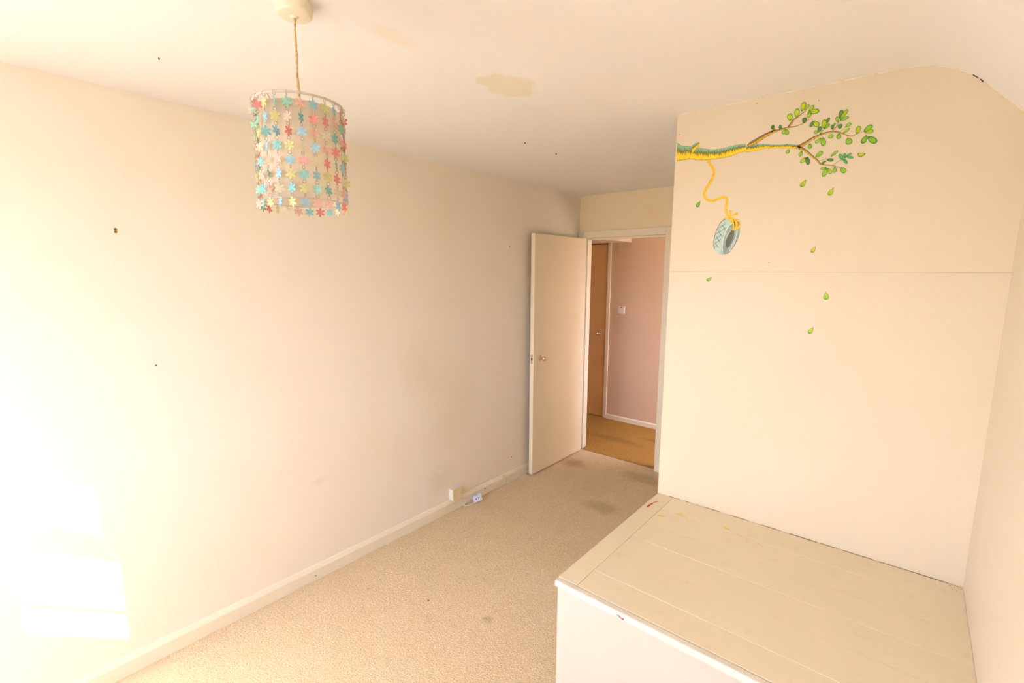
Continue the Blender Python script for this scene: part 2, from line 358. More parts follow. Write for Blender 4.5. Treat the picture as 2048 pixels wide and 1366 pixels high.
b = nb(); prism(b, [(YH1 - .0003 - a, z) for a, z in [(0, 0), (.014, 0), (.014, .046), (.004, .056), (0, .056)]], 0, -.248, 2.4)
struct('baseboard_hall', b, M_gloss, 'pale skirting board along the hall wall', 'skirting')
b = nb(); box(b, -.292, -.25, YH1 - .016, YH1 - .0003, 0, 2.0395, .003); box(b, -1.12, -1.08, YH1 - .016, YH1 - .0003, 0, 2.0395, .003)
struct('trim_4', b, M_gloss, 'upright architrave strips beside the closed hall door', 'door frame')
hd = thing('door_2', 'closed tan hall door with a round knob', 'door', (-.69, YH1, 0), kind='structure')
obj('door_leaf', bxm(-1.075, -.304, YH1 + .004, YH1 + .040, .008, 2.030, bev=.0015), M_hdoor, hd)
knob((-.39, YH1 + .004, 1.002), RYn, hd)

# frayed carpet edge in the doorway
b = nb(); rr = random.Random(5)
for i in range(420):
    x = rr.uniform(.07, .82); y = 3.745 + .02 * (x - .07) + rr.gauss(0, .006); a = rr.uniform(0, math.pi); l = rr.uniform(.004, .014)
    d = Vector((math.cos(a), math.sin(a) * .5, 0)) * l
    tube(b, [Vector((x, y, .001)) - d, (x, y, .002 + rr.uniform(.001, .005)), Vector((x, y, .001)) + d], .0011, 4)
tag(obj('carpet_fray', b, M_fray, kind='stuff'), 'frayed carpet edge across the doorway threshold', 'carpet edge')

# ------------------------------------------------------------------ boxed-in platform over the stairs
pf = thing('platform', 'cream painted boxed-in platform with boarded top below the branch stickers', 'platform', (2.1, 1.57, 0))
NB = .009
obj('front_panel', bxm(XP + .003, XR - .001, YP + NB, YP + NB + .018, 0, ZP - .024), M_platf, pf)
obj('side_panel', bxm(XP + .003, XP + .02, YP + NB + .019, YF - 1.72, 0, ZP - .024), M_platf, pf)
b = nb(); box(b, XP - .003, XR - .0001, YP - .004, YP + .022, ZP - .0235, ZP, .005); obj('nosing', b, M_nose, pf)
obj('subframe', bxm(XP + .022, XR - .001, YP + .03, YB - .002, ZP - .06, ZP - .0235), M_plat, pf)
BX = 1.634
obj('edge_board', bxm(XP - .003, BX - .0004, YP + .0224, YB - .003, ZP - .023, ZP, bev=.0012), M_plat, pf)
J = [YP + .0224, 1.277, 1.430, 1.570, 1.712, 1.860, YB - .003]
for i, (a, c) in enumerate(zip(J, J[1:])):
    o = obj('plank', bxm(BX + .0004, XR - .0001, a + .0005, c - .0005, ZP - .023, ZP - .0002 + .0004 * (i % 2), bev=.0012), M_plat, pf)
def blob(name, pts, z, m, parent, axis=2, th=.0006):
    b = nb(); prism(b, pts, axis, z, z + th); return obj(name, b, m, parent)
rr = random.Random(11)
def ragged(cx, cy, rx, ry, ang=0, n=22, j=.35):
    out = []
    for i in range(n):
        t = 2 * math.pi * i / n; k = 1 + rr.uniform(-j, j)
        x, y = rx * k * math.cos(t), ry * k * math.sin(t)
        out.append((cx + x * math.cos(ang) - y * math.sin(ang), cy + x * math.sin(ang) + y * math.cos(ang)))
    return out
# red paint smear near the closet corner and yellow stains
for (x, y, rx, ry, a) in [(1.580, 1.853, .017, .0045, 1.55), (1.583, 1.880, .011, .004, 1.3), (1.586, 1.898, .006, .0025, .8), (1.592, 1.912, .008, .002, .9)]:
    blob('red_smear', ragged(x, y, rx, ry, a), ZP + .0003, M_red, pf)
for (x, y, rx, ry, a) in [(1.659, 1.799, .014, .008, .3), (1.717, 1.866, .018, .009, .2), (1.742, 1.862, .016, .003, -.2), (1.91, 1.879, .012, .006, -.5), (1.975, 1.855, .028, .0018, -.3), (2.045, 1.838, .016, .0018, -.5)]:
    blob('yellow_stain', ragged(x, y, rx, ry, a), ZP + .0003, M_yel, pf)
blob('red_smear', [(1.796, ZP - .010), (1.806, ZP - .009), (1.812, ZP - .014), (1.822, ZP - .012), (1.820, ZP - .019), (1.808, ZP - .016)], YP - .0046, M_red, pf, axis=1)
# dark crack where the boards meet the closet wall
b = nb()
for i in range(46):
    x0 = 1.60 + rr.random() * 1.0; l = rr.uniform(.006, .05); w = rr.uniform(.0005, .0016)
    prism(b, [(x0, YB - .003 - w), (x0 + l * .5, YB - .003 - w * 1.4), (x0 + l, YB - .003 - w * .6), (x0 + l, YB - .0006), (x0, YB - .0006)], 2, ZP - .002, ZP + .0005)
for i in range(26):
    x0 = 2.595 + rr.random() * .035; y0 = YB - .004 - abs(rr.gauss(0, .018)); w = rr.uniform(.001, .0035)
    prism(b, [(x0, y0), (x0 + w, y0), (x0 + w * .8, y0 + w), (x0, y0 + w)], 2, ZP - .002, ZP + .0006)
obj('dirt_seam', b, mat('seam_dirt', (0.30, 0.18, 0.06), .9), pf, kind='stuff')

# ------------------------------------------------------------------ pendant lamp
LX, LY = 1.1186, 0.5453
ZT, RR = 2.138, .108
lamp = thing('pendant_lamp', 'pendant lamp with a drum shade of hanging pastel flower strings', 'lamp', (LX, LY, H))
TL = Matrix.Translation((LX, LY, 0))
rose = obj('ceiling_rose', lathe(nb(), [(0, H - .0001), (.045, H - .0001), (.0455, H - .014), (.0445, H - .016)] + [(.0445 - .007 * (1 - math.cos(a)), H - .029 - .007 * math.sin(a)) for a in (0, .4, .8, 1.2, 1.57)] + [(.010, H - .037), (.007, H - .041), (0, H - .041)], 48, TL), M_plastic, lamp, smooth=True)
rose['label'] = 'yellowed round ceiling rose'
b = nb(); rr = random.Random(2)
pts = []; n = 26
for i in range(n):
    z = H - .039 - i * (H - .039 - 2.085) / (n - 1); pts.append((LX + .0012 * math.sin(i * .5), LY + .0010 * math.cos(i * .7), z))
tube(b, pts, [.0032 + rr.uniform(-.0004, .0007) for _ in pts], 8); obj('cord', b, M_cordm, lamp, smooth=True)
obj('lamp_holder', lathe(nb(), [(0, 2.095), (.009, 2.093), (.017, 2.075), (.019, 2.070), (.019, 2.030), (.016, 2.028), (0, 2.028)], 24, TL), M_phone_w, lamp, smooth=True)
obj('bulb', lathe(nb(), [(0, 2.028), (.013, 2.026), (.014, 2.005), (.024, 1.985), (.029, 1.962), (.027, 1.942), (.017, 1.926), (0, 1.920)], 24, TL), M_bulb, lamp, smooth=True)
def circ(r, z, n=72): return [(LX + r * math.cos(2 * math.pi * i / n), LY + r * math.sin(2 * math.pi * i / n), z) for i in range(n)]
b = nb(); tube(b, circ(RR, ZT), .0031, 8, True); fr = obj('top_ring', b, M_frame, lamp, smooth=True)
for k in range(3):
    a = .9 + k * 2 * math.pi / 3
    b = nb(); tube(b, [(LX + .019 * math.cos(a), LY + .019 * math.sin(a), 2.055), (LX + .06 * math.cos(a), LY + .06 * math.sin(a), 2.075), (LX + RR * math.cos(a), LY + RR * math.sin(a), ZT)], .0015, 6); obj('spoke', b, M_frame, fr)
b = nb(); n = 72; rl = RR - .0075
for z0, z1 in ((ZT - .013, 1.890),):
    for i in range(n):
        a0, a1 = 2 * math.pi * i / n, 2 * math.pi * (i + 1) / n
        w = lambda a, r: (LX + r * math.cos(a), LY + r * math.sin(a))
        prism_pts = None
        q = [(*w(a0, rl), z1), (*w(a1, rl), z1), (*w(a1, rl), z0), (*w(a0, rl), z0)]
        b.faces.new([b.verts.new(p) for p in q])
bmesh.ops.remove_doubles(b, verts=b.verts[:], dist=1e-6)
lo = obj('liner', b, M_liner, lamp, smooth=True)
sm = lo.modifiers.new('thickness', 'SOLIDIFY'); sm.thickness = .0006
b = nb(); tube(b, circ(rl, 1.890), .0013, 6, True); obj('bottom_ring', b, M_frame, lo, smooth=True)

def flower_mesh():
    b = nb(); pts = []
    for i in range(72):
        t = 2 * math.pi * i / 72
        k = abs(math.cos(3 * t)) ** .75
        r = .0030 + .0105 * k
        pts.append((r * math.sin(t), r * math.cos(t)))
    th = .0007
    c0, c1 = b.verts.new((0, -th, 0)), b.verts.new((0, th, 0))
    v0 = [b.verts.new((x, -th, z)) for x, z in pts]; v1 = [b.verts.new((x, th, z)) for x, z in pts]
    for i in range(72):
        j = (i + 1) % 72
        b.faces.new((c0, v0[i], v0[j])); b.faces.new((c1, v1[j], v1[i])); b.faces.new((v0[i], v1[i], v1[j], v0[j]))
    bmesh.ops.recalc_face_normals(b, faces=b.faces[:])
    me = bpy.data.meshes.new('flower'); b.to_mesh(me); b.free(); return me
FM = []
for pm in PETALS:
    me = flower_mesh(); me.materials.append(pm); FM.append(me)
rr = random.Random(21)
NS, NR, PITCH = 23, 8, .0338
def ring_pts(cx, cy, cz, r, ang):
    return [(cx + r * math.cos(t) * math.cos(ang), cy + r * math.cos(t) * math.sin(ang), cz + r * math.sin(t)) for t in [2 * math.pi * k / 10 for k in range(10)]]
last = [-1] * NR
for s in range(NS):
    a = 2 * math.pi * s / NS + .1; ca, sa = math.cos(a), math.sin(a); ro = RR + .002
    b = nb()
    for k in range(NR + 1):
        if k == 0: tube(b, ring_pts(LX + ro * ca, LY + ro * sa, ZT - .004, .0052, a), .0006, 5, True)
        elif k < NR:
            zc = ZT - .0235 - (k - .5) * PITCH
            tube(b, ring_pts(LX + ro * ca, LY + ro * sa, zc, .0043, a + rr.uniform(-1.5, 1.5)), .0006, 5, True)
    st = obj('strand', b, M_wire, lamp, kind='stuff')
    prev = -1
    for k in range(NR):
        ch = rr.choices(range(7), weights=[4, 3, 2.5, 3, 3, 2.5, 2])[0]
        while ch == prev or ch == last[k]: ch = rr.randrange(7)
        prev = ch; last[k] = ch
        f = bpy.data.objects.new('flower', FM[ch]); C.objects.link(f); f.parent = st
        f.location = (ro * ca, ro * sa, ZT - .0235 - k * PITCH - H)
        tw = rr.gauss(0, .35) if rr.random() < .85 else rr.uniform(-1.5, 1.5)
        f.rotation_euler = (rr.gauss(0, .06), rr.gauss(0, .08), a - math.pi / 2 + tw)

# ------------------------------------------------------------------ wall stickers on the closet front
def wp(px, py):
    """a point of the closet front (plane y = YB) as (x, z)"""
    d = D_ + R_ * ((px - 1024) / F) - U_ * ((py - 683) / F)
    t = (YB - CY) / d.y
    return Vector((CX + t * d.x, CZ + t * d.z))
def crop(ox, oy, sc): return lambda x, y: wp(ox + x / sc, oy + y / sc)
c2 = crop(1350, 220, 11.387); c3 = crop(1480, 195, 13.007); c4 = crop(1600, 210, 11.382); c5 = crop(1540, 280, 10.24)
c0 = crop(1340, 190, 4.6545); c6 = crop(1600, 470, 6.5); c1 = crop(1340, 400, 9.756); c7 = crop(1380, 300, 4.019)
def vcol_mat(name, rough=.45):
    m = bpy.data.materials.new(name); m.use_nodes = True; nt = m.node_tree
    a = nt.nodes.new('ShaderNodeVertexColor'); a.layer_name = 'Col'
    b = nt.nodes['Principled BSDF']; b.inputs['Roughness'].default_value = rough; b.inputs['Specular IOR Level'].default_value = .3
    nt.links.new(a.outputs['Color'], b.inputs['Base Color']); return m
M_leaf = vcol_mat('printed_leaf')
def bark_mat(name, woody):
    m = bpy.data.materials.new(name); m.use_nodes = True; nt = m.node_tree; N, L = nt.nodes, nt.links
    b = N['Principled BSDF']; b.inputs['Roughness'].default_value = .45; b.inputs['Specular IOR Level'].default_value = .3
    uv = N.new('ShaderNodeUVMap'); mp = N.new('ShaderNodeMapping'); mp.inputs['Scale'].default_value = (190, 1.3, 1); L.new(uv.outputs[0], mp.inputs[0])
    n = N.new('ShaderNodeTexNoise'); n.inputs['Scale'].default_value = 1; n.inputs['Detail'].default_value = 3; L.new(mp.outputs[0], n.inputs['Vector'])
    sp = N.new('ShaderNodeSeparateXYZ'); L.new(uv.outputs[0], sp.inputs[0])
    ma = N.new('ShaderNodeMath'); ma.operation = 'MULTIPLY_ADD'; L.new(n.outputs['Fac'], ma.inputs[0]); ma.inputs[1].default_value = 1.1; 
    sb = N.new('ShaderNodeMath'); sb.operation = 'SUBTRACT'; L.new(sp.outputs['Y'], sb.inputs[0]); sb.inputs[1].default_value = .55; L.new(sb.outputs[0], ma.inputs[2])
    r = N.new('ShaderNodeValToRGB'); e = r.color_ramp.elements
    if woody: st = [(0, '#7a5a18'), (.25, '#e8b63a'), (.5, '#b98a2c'), (.68, '#6b4a22'), (.85, '#8d8a5a'), (1, '#4a3a1c')]
    else: st = [(0, '#d9ac14'), (.15, '#f4d22a'), (.34, '#ecc81c'), (.46, '#c9a51c'), (.55, '#8a6c1c'), (.66, '#6a6a2c'), (.78, '#7fa67c'), (1, '#8dbc9c')]
    while len(e) < len(st): e.new(.5)
    for el, (p, c) in zip(e, st): el.position = p; el.color = lin(c)
    L.new(ma.outputs[0], r.inputs[0])
    # dark drawn outline at both edges
    d1 = N.new('ShaderNodeMath'); d1.operation = 'SUBTRACT'; L.new(sp.outputs['Y'], d1.inputs[0]); d1.inputs[1].default_value = .5
    d2 = N.new('ShaderNodeMath'); d2.operation = 'ABSOLUTE'; L.new(d1.outputs[0], d2.inputs[0])
    mr = N.new('ShaderNodeMapRange'); mr.inputs['From Min'].default_value = .46; mr.inputs['From Max'].default_value = .49; L.new(d2.outputs[0], mr.inputs['Value']); mr.inputs['To Max'].default_value = .8
    mx = N.new('ShaderNodeMix'); mx.data_type = 'RGBA'; L.new(mr.outputs[0], mx.inputs['Factor']); L.new(r.outputs[0], mx.inputs[6]); mx.inputs[7].default_value = lin('#4c4a20')
    L.new(mx.outputs[2], b.inputs['Base Color']); return m
M_bark = bark_mat('printed_bark', False); M_twig = bark_mat('printed_twig', True)
M_rope = mat('printed_rope', '#eebc14', .45, mott=[(220, .5, .62, '#d39a0c')])
M_ty1 = mat('printed_tyre_tread', '#b9cdbd', .45, mott=[(14, .45, .7, '#93aa9d')]); M_ty2 = mat('printed_tyre_side', '#7f8d80', .45, mott=[(20, .45, .7, '#a3b3a4')])
M_ty3 = mat('printed_tyre_hole', '#5c5a3c', .45); M_ty4 = mat('printed_tyre_line', '#3d4540', .45); M_ty5 = mat('printed_tyre_shine', '#dfe9dd', .45)

TH = .0004
def ribbon(top, bot, layer):
    """flat strip between two outlines (lists of (x,z)), with uv along/across"""
    b = nb(); uvl = b.loops.layers.uv.new('UVMap'); y = YB - .0002 - layer * .0003
    n = len(top); s = 0; us = [0]
    for i in range(1, n): s += (top[i] - top[i - 1]).length; us.append(s)
    NV = 2
    def row(yy): return [[b.verts.new((p.x, yy, p.y)) for p in (bot[i], top[i])] for i in range(n)]
    fr, bk = row(y - TH), row(y)
    def face(vs, uvs):
        f = b.faces.new(vs)
        for l, u in zip(f.loops, uvs): l[uvl].uv = u
    for i in range(n - 1):
        face((fr[i][0], fr[i + 1][0], fr[i + 1][1], fr[i][1]), ((us[i], 0), (us[i + 1], 0), (us[i + 1], 1), (us[i], 1)))
        face((bk[i][1], bk[i + 1][1], bk[i + 1][0], bk[i][0]), ((us[i], 1), (us[i + 1], 1), (us[i + 1], 0), (us[i], 0)))
        face((fr[i][1], fr[i + 1][1], bk[i + 1][1], bk[i][1]), ((us[i], 1), (us[i + 1], 1), (us[i + 1], 1), (us[i], 1)))
        face((bk[i][0], bk[i + 1][0], fr[i + 1][0], fr[i][0]), ((us[i], 0), (us[i + 1], 0), (us[i + 1], 0), (us[i], 0)))
    face((fr[0][0], fr[0][1], bk[0][1], bk[0][0]), ((0, 0), (0, 1), (0, 1), (0, 0))); face((fr[-1][1], fr[-1][0], bk[-1][0], bk[-1][1]), ((s, 1), (s, 0), (s, 0), (s, 1)))
    return b
def stroke(spine, layer, sub=5):
    """spine: list of (Vector2, width) -> ribbon"""
    P = smooth_curve([(p.x, p.y, w) for p, w in spine], sub); top, bot = [], []
    for i, q in enumerate(P):
        d = P[min(i + 1, len(P) - 1)] - P[max(i - 1, 0)]; d = Vector((d.x, d.y)); d.normalize(); nrm = Vector((-d.y, d.x))
        if nrm.y < 0 and abs(d.x) > .5: nrm = -nrm
        top.append(Vector((q.x, q.y)) + nrm * q.z / 2); bot.append(Vector((q.x, q.y)) - nrm * q.z / 2)
    return ribbon(top, bot, layer)
def spine(cf, lst):
    out = []
    for x, y, w in lst:
        p = cf(x, y); out.append((p, (cf(x, y + w) - p).length))
    return out
def resample(lst, n):
    P = [Vector(p) for p in lst]; P = smooth_curve([(p.x, p.y, 0) for p in P], 8); L = [0]
    for a, c in zip(P, P[1:]): L.append(L[-1] + (c - a).length)
    out = []
    for i in range(n):
        d = L[-1] * i / (n - 1); k = max(j for j in range(len(P) - 1) if L[j] <= d + 1e-12); u = (d - L[k]) / max(1e-9, L[k + 1] - L[k])
        q = P[k].lerp(P[k + 1], u); out.append(Vector((q.x, q.y)))
    return out
def poly(pts, layer, sub=4, closed=True):
    b = nb(); y = YB - .0002 - layer * .0003
    P = smooth_curve([(p.x, p.y, 0) for p in pts] + [(pts[0].x, pts[0].y, 0)], sub)[:-1] if sub > 1 else [(p.x, p.y, 0) for p in pts]
    prism(b, [(p[0], p[1]) for p in P], 1, y - TH, y); return b
GREENS = {'l': ('#dbe45a', '#a4cc4c', '#6fa83c'), 'd': ('#a8c47c', '#7fae60', '#628c4c'), 'g': ('#c6e06a', '#6cc06a', '#4fa05c'), 't': ('#a4dca4', '#78c494', '#5cac7c'), 'm': ('#cce078', '#a0cc74', '#80b868'), 'y': ('#e4e44c', '#b8c430', '#7c8a20')}
def leaf(cf, bx, by, tx, ty, w, kind, parent, layer=3, pointy=False, name='leaf', half=False):
    B, T = cf(bx, by), cf(tx, ty); mid = (B + T) / 2
    ax = T - B; ln = ax.length; ax.normalize(); nr = Vector((-ax.y, ax.x))
    wd = (cf((bx + tx) / 2 + w * .5, (by + ty) / 2) - cf((bx + tx) / 2 - w * .5, (by + ty) / 2)).length
    n = 28; outl = []
    for i in range(n):
        t = 2 * math.pi * i / n; u = -math.cos(t); s = math.sin(t)
        if pointy: hw = s * (1 - .42 * u) ** 1.3 * (1 if u < .2 else (1 - (u - .2) / .8 * .35))
        else: hw = s * (1 + .22 * u)
        if half: hw = (s if s < 0 else s * .12) * (1 - .12 * u)
        outl.append((u, hw))
    mh = max(abs(h) for _, h in outl)
    cs = [lin(c) for c in GREENS[kind]]
    b = nb(); cl_ = b.loops.layers.color.new('Col'); y = YB - .0002 - layer * .0003
    def V(u, h, yy): 
        p = mid + ax * (u * ln / 2) + nr * (h / mh * wd / 2); return b.verts.new((p.x, yy, p.y))
    rings = []
    for f in (1.0, .9, .55):
        rings.append([V(u * f, h * f, y - TH) for u, h in outl])
    ctr = V(0, 0, y - TH); back = [V(u, h, y) for u, h in outl]
    cc = [cs[2], cs[1], cs[0]]
    def srgb(c): return (c[0], c[1], c[2], 1)
    def setc(f, cols):
        for l, c in zip(f.loops, cols): l[cl_] = srgb(c)
    for i in range(n):
        j = (i + 1) % n
        for r0, r1, q0, q1 in ((rings[0], rings[1], cc[0], cc[1]), (rings[1], rings[2], cc[1], cc[2])):
            f = b.faces.new((r0[i], r0[j], r1[j], r1[i])); setc(f, (q0, q0, q1, q1))
        f = b.faces.new((rings[2][i], rings[2][j], ctr)); setc(f, (cc[2], cc[2], cc[2]))
        f = b.faces.new((back[i], back[j], rings[0][j], rings[0][i])); setc(f, [cc[0]] * 4)
    f = b.faces.new(back[::-1]); setc(f, [cc[0]] * n)
    # drawn mid rib
    for i in range(2):
        pass
    p0, p1 = mid - ax * ln * .46, mid + ax * ln * .12; hw = max(.0006, wd * .03); yy = y - TH - .00015
    q = [p0 + nr * hw, p0 - nr * hw, p1 - nr * hw * .3, p1 + nr * hw * .3]
    f = b.faces.new([b.verts.new((v.x, yy, v.y)) for v in q]); dk = tuple(v * .35 for v in cs[2][:3]); setc(f, [dk] * 4)
    bmesh.ops.recalc_face_normals(b, faces=b.faces[:])
    return obj(name, b, M_leaf, parent)

s1 = thing('branch_sticker', 'thick yellow and green tree branch sticker with a stub at the closet corner', 'wall sticker', (XB, YB, 2.10))
n = 40
obj('branch', ribbon(resample([c2(*p) for p in [(50, 745), (100, 775), (165, 820), (320, 825), (480, 868), (560, 865), (740, 890), (870, 900), (960, 890), (1150, 860), (1300, 815), (1450, 788), (1615, 770)]], n),
                     resample([c2(*p) for p in [(38, 1165), (180, 1145), (340, 1120), (520, 1140), (740, 1140), (900, 1120), (1100, 1090), (1300, 1045), (1480, 970), (1612, 950)]], n), 0), M_bark, s1)
obj('branch_stub', stroke(spine(c2, [(370, 940, 150), (420, 865, 135), (490, 805, 115), (562, 768, 75)]), 2), M_bark, s1)

s2 = thing('leafy_branch_sticker', 'leafy forked tree branch sticker continuing from the thick branch sticker', 'wall sticker', (1.80, YB, 2.10))
n = 30
obj('branch', ribbon(resample([c0(*p) for p in [(714, 468), (800, 455), (880, 455), (960, 462), (1050, 460), (1100, 455), (1150, 462), (1190, 463), (1225, 478)]], n),
                     resample([c0(*p) for p in [(708, 534), (800, 521), (880, 500), (960, 497), (1050, 494), (1120, 499), (1170, 500), (1225, 492)]], n), 0), M_bark, s2)
for cf, pts in ((c3, [(190, 1270, 50), (290, 1205, 115), (480, 1100, 125), (640, 1000, 105), (830, 905, 85), (1000, 850, 48), (1180, 800, 42), (1300, 778, 40), (1450, 752, 22), (1650, 675, 18), (1760, 600, 10), (1830, 575, 6)]),
                (c3, [(1265, 775, 70), (1330, 680, 62), (1390, 590, 55), (1480, 530, 34), (1580, 445, 22), (1680, 372, 14), (1745, 365, 8)]),
                (c3, [(830, 890, 60), (875, 850, 52), (915, 815, 40)]),
                (c4, [(-40, 960, 90), (20, 930, 86), (150, 850, 75), (300, 760, 65), (440, 690, 50), (560, 645, 45), (720, 610, 42), (860, 620, 30), (980, 655, 28), (1080, 695, 22), (1150, 710, 20), (1250, 680, 16), (1300, 655, 10), (1430, 615, 5)]),
                (c4, [(450, 675, 30), (495, 615, 24), (530, 560, 16)]), (c4, [(735, 590, 20), (830, 490, 17), (890, 380, 12)]), (c4, [(905, 620, 9), (965, 568, 9), (1025, 515, 8)]),
                (c4, [(495, 700, 12), (518, 738, 10)]), (c4, [(1072, 698, 8), (1082, 750, 8)]), (c4, [(1470, 625, 8), (1518, 695, 9)]), (c4, [(255, 300, 8), (295, 370, 9)]),
                (c5, [(540, 140, 50), (640, 175, 60), (720, 215, 50), (800, 280, 42), (870, 340, 40), (950, 400, 36), (1010, 470, 32), (1060, 500, 28), (1150, 512, 24), (1270, 520, 20), (1340, 540, 16), (1470, 572, 9)]),
                (c5, [(1000, 425, 10), (1080, 410, 10), (1170, 375, 8)]), (c5, [(1285, 522, 11), (1380, 450, 10), (1485, 400, 8)])):
    obj('twig', stroke(spine(cf, pts), 1), M_twig, s2)
LEAVES = {c3: [(1315, 605, 1285, 420, 140, 'l'), (1470, 530, 1490, 285, 125, 'l'), (1605, 360, 1680, 118, 130, 'l'), (1695, 340, 1795, 185, 78, 'l'), (850, 832, 855, 722, 88, 'd'), (1045, 832, 1050, 720, 75, 'd'),
               (1195, 820, 1100, 948, 100, 'l'), (1205, 830, 1230, 972, 112, 'm'), (1665, 668, 1680, 520, 110, 'd')],
          c4: [(205, 150, 312, 3, 82, 'l'), (210, 150, 438, 142, 125, 'l'), (200, 160, 203, 285, 105, 'l'), (298, 372, 238, 500, 82, 'd'), (308, 372, 425, 490, 118, 'l'), (545, 540, 558, 335, 110, 'l'), (590, 430, 668, 285, 75, 'd'),
               (545, 550, 678, 430, 85, 'm'), (455, 612, 448, 490, 100, 'd'), (430, 612, 318, 622, 92, 'm'), (733, 558, 736, 450, 80, 'd'), (790, 465, 792, 405, 58, 'm'), (865, 395, 838, 265, 85, 'm'), (915, 310, 950, 112, 100, 'd'),
               (920, 330, 1085, 100, 88, 'l'), (910, 352, 1115, 272, 92, 'm'), (912, 542, 915, 435, 105, 'd'), (1030, 512, 1160, 410, 92, 'm'), (970, 648, 1135, 528, 68, 'm'), (1290, 657, 1350, 478, 112, 'l'),
               (1450, 612, 1650, 455, 128, 'g'), (1475, 612, 1677, 595, 112, 'l'), (1515, 690, 1415, 880, 120, 'g'), (1550, 728, 1740, 860, 145, 'g'), (1085, 752, 1135, 895, 150, 'm'), (890, 645, 880, 776, 108, 'm'),
               (700, 660, 700, 762, 118, 'm'), (492, 748, 345, 872, 85, 'm'), (522, 742, 538, 930, 112, 'm'), (225, 878, 225, 996, 86, 'm')],
          c5: [(375, 192, 350, 282, 76, 'm'), (655, 232, 612, 336, 78, 'm'), (732, 358, 628, 470, 82, 'l'), (757, 342, 785, 506, 80, 'd'), (935, 350, 1078, 240, 98, 'm'), (1240, 342, 1392, 222, 66, 'm'), (1165, 402, 1300, 415, 75, 'd'),
               (1150, 428, 1065, 486, 58, 'd'), (1490, 405, 1420, 293, 72, 't'), (1540, 378, 1525, 272, 60, 't'), (1568, 338, 1665, 270, 55, 't'), (1570, 350, 1707, 362, 62, 't'), (1505, 388, 1582, 482, 66, 't'),
               (1160, 560, 1036, 590, 60, 'm'), (1160, 575, 1085, 752, 98, 'm'), (1185, 572, 1245, 697, 76, 'l'), (1325, 552, 1320, 672, 86, 'm'), (1462, 565, 1540, 672, 112, 'm')]}
k = 0
for cf, ls in LEAVES.items():
    for a in ls: leaf(cf, *a, s2, layer=2 + k % 3); k += 1
# falling leaf stickers, each its own
FALL = [(c5, (630, 962, 740, 812, 98, 'l'), 'falling leaf sticker just beneath the fork of the leafy branch'),
        (c5, (1205, 1135, 1300, 972, 102, 'l'), 'falling leaf sticker under the tip of the lowest twig of the leafy branch'),
        (c5, (1795, 272, 1960, 276, 160, 'y'), 'flat topped yellow green leaf sticker off the right end of the leafy branch'),
        (c6, (150, 228, 203, 148, 54, 'y'), 'small falling leaf sticker just above the board joint of the closet wall'),
        (c6, (342, 842, 335, 740, 74, 'l'), 'upright falling leaf sticker just below the board joint of the closet wall'),
        (c6, (112, 1282, 176, 1200, 60, 'l'), 'lowest falling leaf sticker on the closet wall'),
        (c1, (520, 138, 592, 22, 76, 'g'), 'bright green falling leaf sticker left of the yellow rope'),
        (c7, (136, 1054, 176, 1020, 30, 'm'), 'tiny pale leaf sticker below the tyre at the board joint')]
for cf, a, lab in FALL:
    ctr = (cf(a[0], a[1]) + cf(a[2], a[3])) / 2
    r = thing('falling_leaf_sticker', lab, 'wall sticker', (ctr.x, YB, ctr.y), 'falling leaf stickers on the closet wall')
    leaf(cf, *a, r, layer=0, pointy=a[5] != 'y' or cf is not c5, name='leaf_print', half=a[5] == 'y' and cf is c5)
# rope and tyre swing
s3 = thing('tyre_swing_sticker', 'yellow rope and grey tyre swing sticker hanging below the thick branch', 'wall sticker', (1.72, YB, 1.85))
obj('rope', stroke(spine(c7, [(x, y, 21) for x, y in [(143, 90), (172, 128), (192, 175), (184, 218), (160, 262), (130, 310), (114, 350), (121, 380), (146, 403), (185, 408), (220, 396), (255, 381), (284, 382), (297, 405), (290, 450), (289, 490), (304, 525), (318, 541)]]), 1), M_rope, s3)
P1 = lambda L: [c1(*p) for p in L]
ty = obj('tyre', poly(P1([(1100, 375), (1040, 395), (985, 450), (930, 550), (890, 655), (865, 765), (855, 870), (868, 955), (905, 1015), (970, 1050), (1050, 1065), (1115, 1045), (1180, 985), (1250, 890), (1310, 770), (1345, 660), (1355, 560), (1335, 490), (1290, 450), (1220, 440), (1170, 395)]), 0), M_ty1, s3)
obj('sidewall', poly(P1([(1225, 448), (1160, 500), (1105, 590), (1060, 700), (1035, 800), (1022, 910), (1030, 1000), (1060, 1055), (1115, 1035), (1165, 975), (1215, 890), (1265, 780), (1295, 680), (1300, 580), (1280, 500)]), 1), M_ty2, ty)
obj('tyre_hole', poly(P1([(1225, 575), (1165, 650), (1120, 745), (1098, 840), (1100, 920), (1130, 935), (1180, 860), (1225, 760), (1255, 660), (1252, 590)]), 2), M_ty3, ty)
b = nb()
for L in ([(1222, 450, 14), (1160, 500, 12), (1105, 590, 12), (1060, 700, 12), (1035, 800, 12), (1022, 910, 14), (1032, 1000, 8)], [(1310, 590, 10), (1295, 680, 10), (1255, 790, 10), (1200, 890, 8)]):
    join(b, stroke(spine(c1, L), 3))
obj('shine_line', b, M_ty5, ty)
b = nb()
for L in ([(1090, 450), (960, 545)], [(1020, 480), (1085, 600)], [(1095, 540), (920, 655)], [(940, 590), (1002, 700)], [(1005, 670), (880, 780)], [(905, 710), (980, 830)], [(1000, 760), (890, 840)], [(885, 840), (950, 930)],
          [(1085, 378), (1000, 430), (930, 550), (888, 660), (862, 770), (853, 880), (872, 965)], [(1355, 570), (1343, 670), (1308, 775), (1248, 893), (1180, 990), (1110, 1050)], [(1190, 620), (1140, 700), (1100, 800), (1090, 900)]):
    join(b, stroke(spine(c1, [(x, y, 7) for x, y in L]), 4, 3))
obj('tread_line', b, M_ty4, ty)
